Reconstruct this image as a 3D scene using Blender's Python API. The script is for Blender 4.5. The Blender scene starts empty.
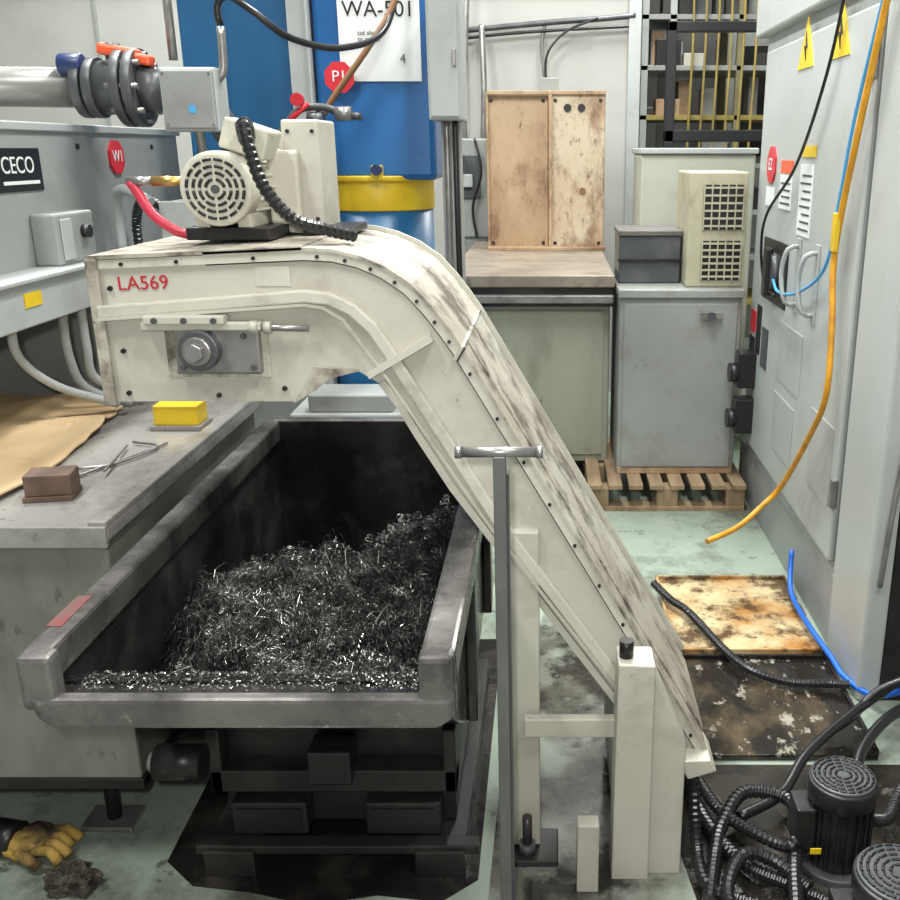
import bpy, bmesh, math, random
from mathutils import Vector, Matrix, noise
random.seed(7)
S=bpy.context.scene
S.view_settings.view_transform='Standard'
# ------------------------------------------------------------------ materials
_m={}
def mat(name,c1,c2=None,scale=6,lo=.45,hi=.65,rough=.5,metal=0,bump=0,stretch=(1,1,1),spk=None,spk_amt=.6,spk_w=.16,spk_s=.55,spk_scale=None,emit=0,bscale=None,spk2=None,rvar=0):
    """painted / metal surface: two-tone noise, grime layer (spk), fine spot layer (spk2=(col,scale,threshold,strength))"""
    if name in _m: return _m[name]
    m=bpy.data.materials.new(name); m.use_nodes=True
    nt=m.node_tree; N=nt.nodes; L=nt.links
    b=N['Principled BSDF']
    b.inputs['Roughness'].default_value=rough
    b.inputs['Metallic'].default_value=metal
    b.inputs['Base Color'].default_value=(*c1,1)
    if c2 is not None or bump:
        geo=N.new('ShaderNodeTexCoord'); mp=N.new('ShaderNodeMapping')
        mp.inputs['Scale'].default_value=stretch
        L.new(geo.outputs['Object'],mp.inputs['Vector'])
    def layer(col,c,sc,th,w,st,offv):
        n2=N.new('ShaderNodeTexNoise'); n2.inputs['Scale'].default_value=sc
        n2.inputs['Detail'].default_value=10; n2.inputs['Roughness'].default_value=.7
        off=N.new('ShaderNodeVectorMath'); off.operation='ADD'; off.inputs[1].default_value=offv
        L.new(mp.outputs[0],off.inputs[0]); L.new(off.outputs[0],n2.inputs['Vector'])
        r2=N.new('ShaderNodeValToRGB')
        r2.color_ramp.elements[0].position=th; r2.color_ramp.elements[0].color=(0,0,0,1)
        r2.color_ramp.elements[1].position=th+w; r2.color_ramp.elements[1].color=(st,st,st,1)
        L.new(n2.outputs['Fac'],r2.inputs['Fac'])
        mx=N.new('ShaderNodeMixRGB'); mx.inputs['Color2'].default_value=(*c,1)
        L.new(r2.outputs['Color'],mx.inputs['Fac']); L.new(col,mx.inputs['Color1']); return mx.outputs['Color']
    if c2 is not None:
        n=N.new('ShaderNodeTexNoise'); n.inputs['Scale'].default_value=scale
        n.inputs['Detail'].default_value=7; n.inputs['Roughness'].default_value=.6
        L.new(mp.outputs[0],n.inputs['Vector'])
        r=N.new('ShaderNodeValToRGB')
        r.color_ramp.elements[0].position=lo; r.color_ramp.elements[0].color=(*c1,1)
        r.color_ramp.elements[1].position=hi; r.color_ramp.elements[1].color=(*c2,1)
        L.new(n.outputs['Fac'],r.inputs['Fac']); col=r.outputs['Color']
        if spk is not None: col=layer(col,spk,spk_scale or scale*1.7,spk_amt-.06,spk_w,spk_s,(7.3,2.1,4.4))
        if spk2 is not None: col=layer(col,spk2[0],spk2[1],spk2[2],.07,spk2[3],(3.1,9.4,1.2))
        L.new(col,b.inputs['Base Color'])
        if rvar:
            mr=N.new('ShaderNodeMapRange'); mr.inputs['From Min'].default_value=.35; mr.inputs['From Max'].default_value=.65
            mr.inputs['To Min'].default_value=max(.05,rough-rvar); mr.inputs['To Max'].default_value=rough+rvar
            L.new(n.outputs['Fac'],mr.inputs['Value']); L.new(mr.outputs[0],b.inputs['Roughness'])
    if bump:
        n3=N.new('ShaderNodeTexNoise'); n3.inputs['Scale'].default_value=bscale or scale*4; n3.inputs['Detail'].default_value=5
        L.new(mp.outputs[0],n3.inputs['Vector'])
        bp=N.new('ShaderNodeBump'); bp.inputs['Strength'].default_value=bump; bp.inputs['Distance'].default_value=.02
        L.new(n3.outputs['Fac'],bp.inputs['Height']); L.new(bp.outputs['Normal'],b.inputs['Normal'])
    if emit:
        b.inputs['Emission Color'].default_value=(*c1,1); b.inputs['Emission Strength'].default_value=emit
    _m[name]=m; return m

CREAM=mat('dirty_cream_paint',(.50,.485,.42),(.42,.40,.34),2.5,.36,.72,.40,spk=(.17,.125,.085),spk_amt=.57,spk_w=.24,spk_s=.55,spk_scale=4,spk2=((.09,.06,.04),30,.64,.55))
COVER=mat('conveyor_cover_paint',(.48,.455,.385),(.33,.29,.235),4,.36,.66,.5,spk=(.06,.043,.032),spk_amt=.53,spk_w=.15,spk_s=.85,spk_scale=8,spk2=((.03,.02,.015),38,.59,.75))
CREAMHI=mat('clean_cream_paint',(.56,.545,.475),(.45,.43,.36),4,.36,.75,.4,spk=(.2,.155,.11),spk_amt=.58,spk_w=.2,spk_s=.55,spk2=((.1,.07,.05),32,.64,.55))
GREY=mat('grey_machine_paint',(.30,.315,.305),(.235,.245,.235),2,.35,.72,.42,spk=(.12,.11,.09),spk_amt=.58,spk_w=.2,spk_s=.45,spk2=((.1,.09,.08),20,.64,.5))
LGREY=mat('light_grey_paint',(.41,.43,.425),(.33,.35,.345),2,.36,.76,.4,spk=(.18,.16,.13),spk_amt=.59,spk_w=.2,spk_s=.45,spk2=((.12,.11,.1),24,.65,.5))
CABW=mat('cabinet_white_paint',(.43,.455,.44),(.365,.385,.37),1.5,.38,.76,.34,spk=(.22,.21,.18),spk_amt=.60,spk_w=.2,spk_s=.35,spk2=((.12,.11,.09),14,.66,.5))
GREENGREY=mat('green_grey_paint',(.33,.34,.27),(.255,.255,.20),2,.35,.72,.42,stretch=(1,1,.4),spk=(.12,.095,.065),spk_amt=.57,spk_w=.2,spk_s=.55,spk2=((.09,.06,.04),12,.62,.6))
CAB2=mat('storage_cabinet_grey',(.29,.305,.29),(.225,.235,.225),2,.35,.72,.42,spk=(.15,.105,.07),spk_amt=.57,spk_w=.2,spk_s=.55,spk2=((.1,.06,.04),12,.63,.6))
RUSTW=mat('rust_stained_cream',(.55,.46,.33),(.40,.26,.15),2.2,.40,.62,.55,stretch=(1.4,1.4,.7),spk=(.16,.07,.03),spk_amt=.53,spk_w=.14,spk_s=.8,spk_scale=4,spk2=((.08,.035,.018),22,.58,.75))
RUSTP=mat('rust_brown_panel',(.44,.31,.19),(.31,.19,.105),2.0,.38,.62,.55,stretch=(1.4,1.4,.7),spk=(.14,.065,.03),spk_amt=.56,spk_w=.14,spk_s=.75,spk_scale=4,spk2=((.07,.03,.016),24,.60,.7))
DARK=mat('dark_oily_steel',(.014,.013,.013),(.045,.042,.04),5,.45,.8,.38,.3)
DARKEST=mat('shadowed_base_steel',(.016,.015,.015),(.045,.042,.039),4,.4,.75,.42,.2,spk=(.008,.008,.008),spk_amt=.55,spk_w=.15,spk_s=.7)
HOP=mat('hopper_black_steel',(.020,.019,.019),(.075,.07,.067),3.5,.36,.75,.26,.5,spk=(.17,.16,.15),spk_amt=.57,spk_w=.2,spk_s=.5,bump=.08,bscale=9,rvar=.12)
HOPR=mat('hopper_rim_worn_steel',(.085,.08,.077),(.22,.21,.20),3.5,.34,.68,.27,.5,bump=.14,spk=(.025,.022,.02),spk_amt=.55,spk_w=.16,spk_s=.75,bscale=12,spk2=((.38,.36,.34),20,.59,.6),rvar=.14)
STEEL=mat('bare_steel',(.34,.33,.32),(.18,.17,.165),9,.4,.7,.35,.7)
PIPE=mat('grey_pipe_metal',(.27,.265,.25),(.17,.165,.155),5,.35,.75,.32,.5,stretch=(.3,1,1))
TABLE=mat('oily_table_steel',(.32,.31,.29),(.21,.20,.185),2.4,.35,.7,.24,.12,spk=(.085,.075,.06),spk_amt=.56,spk_w=.18,spk_s=.65,spk2=((.04,.035,.03),24,.61,.6),bump=.05,bscale=6,rvar=.12)
TABF=mat('table_front_paint',(.22,.22,.19),(.14,.135,.112),2,.35,.72,.35,.05,stretch=(1,1,.5),spk=(.055,.05,.04),spk_amt=.57,spk_w=.2,spk_s=.6,spk2=((.03,.027,.02),18,.62,.6))
BLUE=mat('blue_tank_paint',(.012,.10,.23),(.008,.065,.16),2,.35,.75,.35)
BLUEHI=mat('bright_blue_paint',(.014,.12,.34),(.008,.08,.24),2,.4,.75,.32,spk=(.01,.03,.09),spk_amt=.6,spk_w=.15,spk_s=.6)
YEL=mat('yellow_paint',(.72,.50,.015),(.52,.34,.015),5,.4,.8,.4)
RED=mat('red_plastic',(.60,.02,.035),rough=.4)
ORR=mat('orange_red_handle',(.75,.10,.03),rough=.4)
WHITE=mat('white_label',(.72,.74,.74),(.62,.64,.64),12,.5,.8,.6)
BLACK=mat('black_plastic',(.012,.012,.013),rough=.35)
RUB=mat('black_rubber_hose',(.012,.012,.013),rough=.3)
BLUEH=mat('blue_air_hose',(.01,.12,.60),rough=.35)
LBLUE=mat('light_blue_hose',(.08,.36,.70),rough=.35)
ORC=mat('orange_cable',(.70,.33,.015),(.42,.19,.015),14,.4,.7,.4)
REDH=mat('red_hose',(.48,.03,.06),rough=.35)
CARD=mat('cardboard',(.62,.45,.26),(.50,.34,.18),3,.4,.75,.8,bump=.1,spk=(.34,.20,.09),spk_amt=.6,spk_w=.2,spk_s=.5)
WOOD=mat('pallet_wood',(.33,.235,.14),(.17,.115,.065),5,.35,.7,.8,stretch=(4,.6,1))
FLOOR=mat('painted_concrete_floor',(.33,.395,.33),(.24,.285,.235),1.3,.38,.68,.2,bump=.03,spk=(.08,.075,.055),spk_amt=.54,spk_w=.14,spk_s=.75,spk_scale=2.2,spk2=((.03,.028,.022),12,.60,.7))
OILF=mat('oily_floor',(.27,.30,.255),(.10,.10,.08),3.6,.40,.56,.12,bump=.08,spk=(.014,.012,.010),spk_amt=.54,spk_w=.09,spk_s=.9,bscale=9,spk_scale=4.5,spk2=((.45,.46,.42),26,.62,.5))
OILD=mat('oil_soaked_floor',(.016,.014,.012),(.05,.045,.036),4,.45,.7,.13,bump=.1,spk=(.20,.20,.17),spk_amt=.64,spk_w=.08,spk_s=.6,spk_scale=7,bscale=10)
RTRAY=mat('rusty_tray',(.56,.45,.26),(.36,.17,.045),3.2,.42,.60,.2,spk=(.05,.027,.013),spk_amt=.54,spk_w=.10,spk_s=.9,spk2=((.03,.018,.01),22,.59,.8))
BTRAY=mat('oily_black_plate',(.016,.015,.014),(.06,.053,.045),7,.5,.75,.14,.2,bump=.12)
BTRAY2=mat('scratched_oily_plate',(.014,.012,.010),(.10,.075,.045),5,.5,.68,.14,.1,bump=.15,stretch=(1,.6,1),spk=(.44,.41,.34),spk_amt=.64,spk_w=.06,spk_s=.7,spk_scale=20)
WALL=mat('wall_paint',(.42,.42,.395),(.34,.34,.315),.9,.35,.78,.7,spk=(.22,.2,.17),spk_amt=.58,spk_w=.2,spk_s=.4)
MOTOR=mat('motor_cream',(.54,.52,.43),(.42,.40,.33),8,.45,.8,.4,spk=(.2,.17,.12),spk_amt=.6,spk_w=.15,spk_s=.45)
DBLUE=mat('dark_blue_valve',(.015,.03,.10),rough=.35)
DGREY=mat('dark_valve_grey',(.06,.065,.07),(.11,.11,.115),7,.4,.7,.4,.2)
GLASSD=mat('far_dark',(.03,.03,.028),(.07,.065,.06),2,.4,.7,.6)
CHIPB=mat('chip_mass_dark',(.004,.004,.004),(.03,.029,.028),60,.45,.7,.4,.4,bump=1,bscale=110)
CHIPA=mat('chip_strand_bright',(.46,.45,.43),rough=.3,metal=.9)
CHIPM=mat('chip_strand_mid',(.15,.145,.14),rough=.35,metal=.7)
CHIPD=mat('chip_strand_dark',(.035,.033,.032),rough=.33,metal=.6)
BROWN=mat('brown_seal',(.22,.11,.045),rough=.6)
BEIGE=mat('beige_case',(.40,.38,.27),(.31,.29,.20),4,.4,.8,.5,spk=(.13,.10,.06),spk_amt=.57,spk_w=.2,spk_s=.55)

# ------------------------------------------------------------------ builders
groups={}
def G(name):
    e=bpy.data.objects.new(name,None); S.collection.objects.link(e)
    e.empty_display_size=.05; groups[e.name]=(e,[]); return e
def add(parent,name,me,m,smooth=False):
    o=bpy.data.objects.new(name,me); S.collection.objects.link(o)
    if m: 
        for k in (m if isinstance(m,(list,tuple)) else [m]): me.materials.append(k)
    if parent: groups[parent.name][1].append(o)
    return o
def bev(o,w,seg=2):
    md=o.modifiers.new('bevel','BEVEL'); md.width=w; md.segments=seg; md.limit_method='ANGLE'; return o
def box(parent,name,x0,x1,y0,y1,z0,z1,m,b=.004,rot=None):
    me=bpy.data.meshes.new(name)
    v=[(x,y,z) for x in(x0,x1) for y in(y0,y1) for z in(z0,z1)]
    if rot:
        ax,ang=rot; c=Vector(((x0+x1)/2,(y0+y1)/2,(z0+z1)/2)); R=Matrix.Rotation(math.radians(ang),3,ax)
        v=[tuple(R@(Vector(p)-c)+c) for p in v]
    f=[(0,1,3,2),(4,6,7,5),(0,4,5,1),(2,3,7,6),(0,2,6,4),(1,5,7,3)]
    me.from_pydata(v,[],f); me.update()
    o=add(parent,name,me,m)
    if b: bev(o,b)
    return o
def prism(parent,name,pts,a0,a1,m,axis='y',b=0):
    me=bpy.data.meshes.new(name); bm=bmesh.new()
    def P(u,v,a): return {'y':(u,a,v),'x':(a,u,v),'z':(u,v,a)}[axis]
    A=[bm.verts.new(P(u,v,a0)) for u,v in pts]; B=[bm.verts.new(P(u,v,a1)) for u,v in pts]
    bm.faces.new(A); bm.faces.new(B[::-1]); n=len(pts)
    for i in range(n): bm.faces.new((A[i],B[i],B[(i+1)%n],A[(i+1)%n]))
    bmesh.ops.recalc_face_normals(bm,faces=bm.faces); bm.to_mesh(me); bm.free()
    o=add(parent,name,me,m)
    if b: bev(o,b)
    return o
def cyl(parent,name,p0,p1,r,m,n=28,r2=None,b=0,smooth=True):
    p0=Vector(p0);p1=Vector(p1);d=p1-p0
    me=bpy.data.meshes.new(name); bm=bmesh.new()
    bmesh.ops.create_cone(bm,cap_ends=True,segments=n,radius1=r,radius2=r if r2 is None else r2,depth=d.length)
    q=Vector((0,0,1)).rotation_difference(d.normalized()).to_matrix().to_4x4()
    bmesh.ops.transform(bm,matrix=Matrix.Translation((p0+p1)/2)@q,verts=bm.verts)
    if smooth:
        for f in bm.faces:
            if len(f.verts)==4: f.smooth=True
    bm.to_mesh(me); bm.free()
    o=add(parent,name,me,m)
    if b: bev(o,b)
    return o
def crom(P,step):
    P=[Vector(p) for p in P]; Q=[P[0]+(P[0]-P[1])]+P+[P[-1]+(P[-1]-P[-2])]; out=[]
    for i in range(1,len(Q)-2):
        a,b,c,d=Q[i-1:i+3]; n=max(2,int((c-b).length/step))
        for k in range(n):
            t=k/n; out.append(.5*((2*b)+(c-a)*t+(2*a-5*b+4*c-d)*t*t+(3*b-a-3*c+d)*t**3))
    out.append(P[-1]); return out
def tube(parent,name,P,r,m,corr=False,straight=False,n=10):
    pts=[Vector(p) for p in P] if straight else crom(P,.0035 if corr else .02)
    me=bpy.data.meshes.new(name); bm=bmesh.new(); rings=[]
    up=Vector((0,0,1)); prev=None
    for i,p in enumerate(pts):
        t=(pts[min(i+1,len(pts)-1)]-pts[max(i-1,0)]).normalized()
        if prev is None:
            a=t.cross(up); 
            if a.length<.1: a=t.cross(Vector((0,1,0)))
            a.normalize()
        else:
            a=(prev-t*prev.dot(t)).normalized()
        prev=a; bb=t.cross(a)
        rr=r*(1 if not corr else (1.0 if i%4<2 else .84))
        rings.append([bm.verts.new(p+(a*math.cos(2*math.pi*k/n)+bb*math.sin(2*math.pi*k/n))*rr) for k in range(n)])
    for i in range(len(rings)-1):
        for k in range(n):
            f=bm.faces.new((rings[i][k],rings[i][(k+1)%n],rings[i+1][(k+1)%n],rings[i+1][k])); f.smooth=not corr
    bm.faces.new(rings[0][::-1]); bm.faces.new(rings[-1])
    bm.to_mesh(me); bm.free()
    return add(parent,name,me,m)
def text(parent,name,s,loc,size,m,face='-y',extr=.0006,align='CENTER',spin=0):
    cu=bpy.data.curves.new(name,'FONT'); cu.body=s; cu.size=size; cu.extrude=extr; cu.align_x=align; cu.align_y='CENTER'
    o=bpy.data.objects.new(name+'_tmp',cu); S.collection.objects.link(o)
    dg=bpy.context.evaluated_depsgraph_get(); me=bpy.data.meshes.new_from_object(o.evaluated_get(dg))
    bpy.data.objects.remove(o)
    R=Matrix.Rotation(math.radians({'-y':0,'-x':-90,'+x':90}[face]),4,'Z')@Matrix.Rotation(math.radians(90),4,'X')@Matrix.Rotation(math.radians(spin),4,'Z')
    me.transform(Matrix.Translation(loc)@R); me.materials.clear()
    return add(parent,name,me,m)
def octag(parent,name,c,r,m,face='-y',th=.004):
    pts=[(r*math.cos(math.radians(22.5+45*i)),r*math.sin(math.radians(22.5+45*i))) for i in range(8)]
    if face=='-y': return prism(parent,name,[(c[0]+u,c[2]+v) for u,v in pts],c[1]-th,c[1],m)
    return prism(parent,name,[(c[1]+u,c[2]+v) for u,v in pts],c[0]-th,c[0]+th,m,axis='x')
def bolts(parent,name,P,r,m,h=.006,axis=(0,-1,0)):
    me=bpy.data.meshes.new(name); bm=bmesh.new()
    q=Vector((0,0,1)).rotation_difference(Vector(axis)).to_matrix().to_4x4()
    for p in P:
        bmesh.ops.create_cone(bm,cap_ends=True,segments=6,radius1=r,radius2=r*.85,depth=h,matrix=Matrix.Translation(p)@q)
    bm.to_mesh(me); bm.free(); return add(parent,name,me,m)

# ------------------------------------------------------------------ room
def plane_obj(name,x0,x1,y0,y1,z0,z1,m):
    return box(None,name,x0,x1,y0,y1,z0,z1,m,b=0)
plane_obj('floor',-5,4,-1.5,10,-.1,0,FLOOR)
plane_obj('wall_back',-5,.56,6.6,6.75,0,4.6,WALL)
plane_obj('wall_left',-5.15,-5,-1.5,10,0,4.6,WALL)
plane_obj('wall_right',4,4.15,-1.5,10,0,4.6,WALL)
plane_obj('wall_far',-5,4,10,10.15,0,4.6,GLASSD)
plane_obj('ceiling',-5,4,-1.5,10,4.6,4.7,WALL)
g=G('wall_conduit_run')
tube(g,'conduit_main',[(-.7,6.55,2.36),(.0,6.55,2.42),(.3,6.55,2.44),(.54,6.55,2.46)],.018,DGREY)
tube(g,'conduit_drop',[(-.03,6.56,2.42),(-.05,6.56,2.28),(-.02,6.56,1.95)],.012,STEEL)
tube(g,'conduit_second',[(-.7,6.55,2.31),(-.2,6.55,2.36),(.54,6.55,2.40)],.010,BLACK)
tube(g,'hanging_wire',[(.3,6.5,2.44),(.10,6.5,2.36),(-.02,6.5,2.22),(-.02,6.5,1.98)],.008,BLACK)
g=G('wall_panel_trim')
for i,x in enumerate((-4.2,-2.9,-1.9,-.55)):
    box(g,'seam_%d'%i,x,x+.02,6.585,6.6,0,4.6,GREY,0)
box(g,'rail',-5,.56,6.57,6.6,2.62,2.66,GREY,0)
box(g,'corner_post',.50,.58,6.54,6.6,0,4.6,LGREY,.004)

# ------------------------------------------------------------------ hopper
g=G('self_dumping_hopper')
Yf,Yb=1.40,2.84
prof=[(Yf,.745),(Yf,.80),(Yb,.80),(Yb,.36),(1.95,.36),(1.80,.455),(1.62,.585),(1.47,.735)]
prism(g,'side_wall_left',prof,-.862,-.85,HOP,'x')
prism(g,'side_wall_right',prof,-.206,-.194,HOP,'x')
prism(g,'floor_plate',[(Yf+.01,.768),(Yf+.09,.758),(1.64,.60),(1.82,.47),(1.96,.385),(Yb,.375),(Yb,.36),(1.95,.36),(1.80,.455),(1.62,.587),(1.47,.742),(Yf+.01,.755)],-.852,-.204,HOP,'x')
box(g,'back_wall',-.86,-.195,Yb-.012,Yb,.36,.85,HOP,.002)
box(g,'rim_left',-.888,-.838,Yf,Yb,.785,.85,HOPR,.008)
box(g,'rim_right',-.218,-.158,Yf,Yb,.785,.85,HOPR,.008)
box(g,'rim_back',-.86,-.18,Yb-.01,Yb+.03,.81,.853,HOPR,.006)
box(g,'end_cap_left',-.886,-.826,Yf-.012,Yf+.03,.750,.852,HOPR,.010)
box(g,'end_cap_right',-.220,-.158,Yf-.012,Yf+.03,.735,.852,HOPR,.010)
prism(g,'front_lip',[(-.875,.775),(-.860,.735),(-.835,.718),(-.19,.718),(-.165,.733),(-.160,.775)],Yf-.015,Yf+.015,HOPR,'y',b=.008)
box(g,'side_gusset',-.194,-.17,1.95,2.02,.36,.79,HOP)
box(g,'side_gusset_rear',-.194,-.17,2.5,2.57,.36,.79,HOP)
box(g,'red_paint_mark',-.887,-.86,Yf+.10,Yf+.22,.8495,.8515,mat('faded_red_mark',(.16,.03,.03),(.09,.07,.065),20,.4,.6,.4),0)
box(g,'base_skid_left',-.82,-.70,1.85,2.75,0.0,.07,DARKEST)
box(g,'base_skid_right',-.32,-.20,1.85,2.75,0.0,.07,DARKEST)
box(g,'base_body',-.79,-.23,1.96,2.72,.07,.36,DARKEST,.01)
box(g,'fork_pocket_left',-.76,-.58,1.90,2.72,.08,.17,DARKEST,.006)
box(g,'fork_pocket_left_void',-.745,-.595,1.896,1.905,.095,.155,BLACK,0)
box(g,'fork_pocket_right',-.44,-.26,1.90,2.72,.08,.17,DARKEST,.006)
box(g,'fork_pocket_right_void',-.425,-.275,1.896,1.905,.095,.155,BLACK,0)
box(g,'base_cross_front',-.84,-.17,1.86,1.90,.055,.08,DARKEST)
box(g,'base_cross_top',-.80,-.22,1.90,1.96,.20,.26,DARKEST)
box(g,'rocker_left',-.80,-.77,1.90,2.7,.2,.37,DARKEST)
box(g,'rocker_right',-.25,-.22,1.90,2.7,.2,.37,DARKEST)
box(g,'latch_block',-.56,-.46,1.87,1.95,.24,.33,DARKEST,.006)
cyl(g,'pivot_boss',(-.885,1.83,.335),(-.78,1.83,.335),.040,DARK)
cyl(g,'pivot_pin',(-.90,1.83,.335),(-.88,1.83,.335),.022,STEEL)

# ------------------------------------------------------------------ metal chips
def sst(a,b,x):
    t=min(1,max(0,(x-a)/(b-a))); return t*t*(3-2*t)
FP=[(1.41,.772),(1.49,.762),(1.64,.605),(1.82,.475),(1.96,.39),(2.9,.38)]
def flo(y):
    for (a,za),(b,zb) in zip(FP,FP[1:]):
        if y<=b: return za+(zb-za)*max(0,(y-a))/(b-a)
    return .38
rc=random.Random(11)
LUMPS=[(rc.uniform(-.78,-.25),rc.uniform(1.58,2.5),rc.uniform(.035,.06),rc.uniform(.02,.05)) for _ in range(26)]
def hgt(x,y):
    h=.640+.075*math.exp(-((x+.60)**2/.035+(y-1.88)**2/.045))+.065*math.exp(-((x+.36)**2/.04+(y-2.22)**2/.09))+.03*math.exp(-((x+.30)**2/.02+(y-1.75)**2/.05))
    for lx,ly,ls,la in LUMPS:
        q=((x-lx)**2+(y-ly)**2)/(ls*ls)
        if q<5: h+=la*math.exp(-q)
    e=(x+.85)+(y-1.47)
    if e<.42: h-=(.42-e)*.9
    h-=max(0,y-2.38)*.55
    h-=max(0,y-2.05)*.6*(1-sst(-.70,-.36,x))
    h+=.05*noise.noise(Vector((x*8,y*8,0)))+.035*noise.noise(Vector((x*20,y*20,3)))+.016*noise.noise(Vector((x*60,y*60,3)))
    return max(h,flo(y)+.004)
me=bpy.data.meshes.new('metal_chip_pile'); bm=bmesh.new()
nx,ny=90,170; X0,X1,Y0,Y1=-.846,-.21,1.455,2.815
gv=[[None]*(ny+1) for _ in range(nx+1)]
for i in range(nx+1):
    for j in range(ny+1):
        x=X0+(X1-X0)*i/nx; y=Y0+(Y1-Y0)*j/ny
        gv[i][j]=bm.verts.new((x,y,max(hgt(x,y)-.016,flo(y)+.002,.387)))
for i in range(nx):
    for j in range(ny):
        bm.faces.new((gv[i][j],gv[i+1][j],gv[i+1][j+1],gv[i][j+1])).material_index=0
def strand(x,y,off,turns,r,w,mi):
    an=random.random()*6.283; c=Vector((x,y,0)); ph=random.random()*6.28; pr=None; n=int(turns*8)
    pit=r*random.uniform(.25,1.0); loose=random.uniform(.05,.6); tilt=random.uniform(-1.2,1.2); dz=0
    for k in range(n):
        an+=random.gauss(0,loose); d=Vector((math.cos(an),math.sin(an),0))
        dz+=random.gauss(0,.35)*pit/8
        c=c+d*(pit/8*2)
        if not(-.83<c.x<-.228 and 1.52<c.y<2.78): break
        base=Vector((c.x,c.y,hgt(c.x,c.y)+off+dz)); a=ph+k/8*6.283
        side=Vector((-d.y,d.x,0)); rr=r*(1+.35*math.sin(k*.37+ph))
        upv=Vector((d.x*math.sin(tilt),d.y*math.sin(tilt),math.cos(tilt)))
        q=base+side*rr*math.cos(a)+upv*rr*math.sin(a)
        v=(bm.verts.new(q),bm.verts.new(q+d*w+Vector((0,0,w*.4))))
        if pr: bm.faces.new((pr[0],pr[1],v[1],v[0])).material_index=mi
        pr=v
for k in range(5200):
    if k%9<4: x=random.gauss(-.59,.11); y=random.gauss(1.84,.15)
    elif k%9<6: x=random.gauss(-.34,.10); y=random.gauss(1.85,.22)
    else: x=random.uniform(-.83,-.22); y=random.uniform(1.54,2.65)
    if not(-.83<x<-.23 and 1.54<y<2.78): continue
    h=hgt(x,y)
    if h<.58 and random.random()<.93: continue
    nz=.5+.9*noise.noise(Vector((x*14,y*14,9)))
    clump=(math.exp(-((x+.60)**2/.03+(y-1.84)**2/.06))+.5*math.exp(-((x+.45)**2/.03+(y-1.68)**2/.02)))*max(.15,nz)*1.5
    q=random.random()
    mi=1 if q<.025+.30*clump else (2 if q<.14+.70*clump else 3)
    strand(x,y,random.gauss(.004,.010)+(.008*clump*random.random()),random.uniform(3,12),random.choice([.0028,.0035,.0045,.006,.008,.011]),random.uniform(.0006,.0015),mi)
for k in range(110):
    x=random.gauss(-.56,.13); y=random.gauss(1.82,.17)
    strand(x,y,random.uniform(.008,.028),random.uniform(.8,2.5),random.uniform(.015,.04),.0011,random.choice([1,2,2]))
for k in range(3200):
    x=random.uniform(-.82,-.225); y=random.uniform(1.42,1.53)
    z=flo(y)+.001
    s=random.uniform(.0008,.0024); a=random.random()*6.28
    p=Vector((x,y,z+random.uniform(0,.006))); u=Vector((math.cos(a),math.sin(a),random.uniform(-.6,.6)))*s; t=Vector((-math.sin(a),math.cos(a),random.uniform(-.6,.6)))*s*.6
    bm.faces.new([bm.verts.new(p-u-t),bm.verts.new(p+u-t),bm.verts.new(p+u+t),bm.verts.new(p-u+t)]).material_index=random.choice([1,2,2,3,3,3,3,3])
bm.to_mesh(me); bm.free()
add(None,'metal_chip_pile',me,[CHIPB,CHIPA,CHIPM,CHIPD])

# ------------------------------------------------------------------ chip conveyor
g=G('chip_conveyor')
YA,YB=1.955,2.42
outer=[(-.925,1.437),(-.70,1.447),(-.50,1.456),(-.44,1.453),(-.385,1.440),(-.335,1.418),(-.286,1.384),(-.245,1.338),(-.215,1.297),(-.187,1.256),(.370,.282)]
lower=[(.31,.27),(.165,.39),(-.034,.678),(-.218,.943),(-.29,1.065),(-.325,1.13),(-.36,1.18),(-.40,1.205),(-.493,1.215),(-.54,1.141),(-.925,1.141)]
prism(g,'casing',outer+lower,YA,YB,CREAM,'y')
def offs(P,d):
    out=[]
    for i,p in enumerate(P):
        a=Vector(P[max(i-1,0)]);b=Vector(P[min(i+1,len(P)-1)]);t=(b-a).normalized(); out.append((p[0]-t.y*d,p[1]+t.x*d))
    return out
def strip(parent,name,P,d0,d1,y0,y1,m,b=.0):
    return prism(parent,name,offs(P,d0)+offs(P,d1)[::-1],y0,y1,m,'y',b)
strip(g,'top_cover',outer[1:],.0005,.007,YA-.012,YB+.012,COVER)
strip(g,'cover_inner_panel',outer[9:],.007,.011,YA+.07,YB-.06,COVER,.002)
strip(g,'cover_edge_flange',outer,-.018,.0,YA-.008,YA-.0005,CREAMHI)
strip(g,'cover_edge_gap',outer[1:],-.021,-.018,YA-.003,YA-.0005,DARK)
strip(g,'cover_rear_flange',outer[2:],.007,.018,YB,YB+.012,CREAM)
rib=[(-.925,1.333),(-.70,1.350),(-.50,1.366),(-.45,1.360),(-.405,1.338),(-.365,1.30),(-.334,1.25),(-.110,.868),(.20,.42)]
strip(g,'side_rib',rib,-.013,.013,YA-.022,YA,CREAMHI,.004)
strip(g,'lower_rail',[(-.925,1.322),(-.50,1.352),(-.46,1.345),(-.42,1.32),(-.35,1.22),(-.125,.86),(.18,.43)],-.006,.0,YA-.026,YA-.02,CREAM)
strip(g,'brown_seal_strip',[(-.135,.85),(.168,.46)],-.004,.004,YA-.006,YA,BROWN)
strip(g,'lower_edge_flange',[(-.36,1.18),(-.325,1.13),(-.29,1.065),(-.218,.943),(-.034,.678),(.165,.39)],.0,.016,YA-.01,YA,CREAMHI)
prism(g,'joint_strap_upper',[(-.375,1.196),(-.24,1.275),(-.246,1.287),(-.382,1.208)],YA-.03,YA,CREAMHI,'y')
box(g,'joint_flange_top',-.195,-.185,YA-.014,YB+.014,1.228,1.264,COVER,.002,rot=('Y',30))
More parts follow.
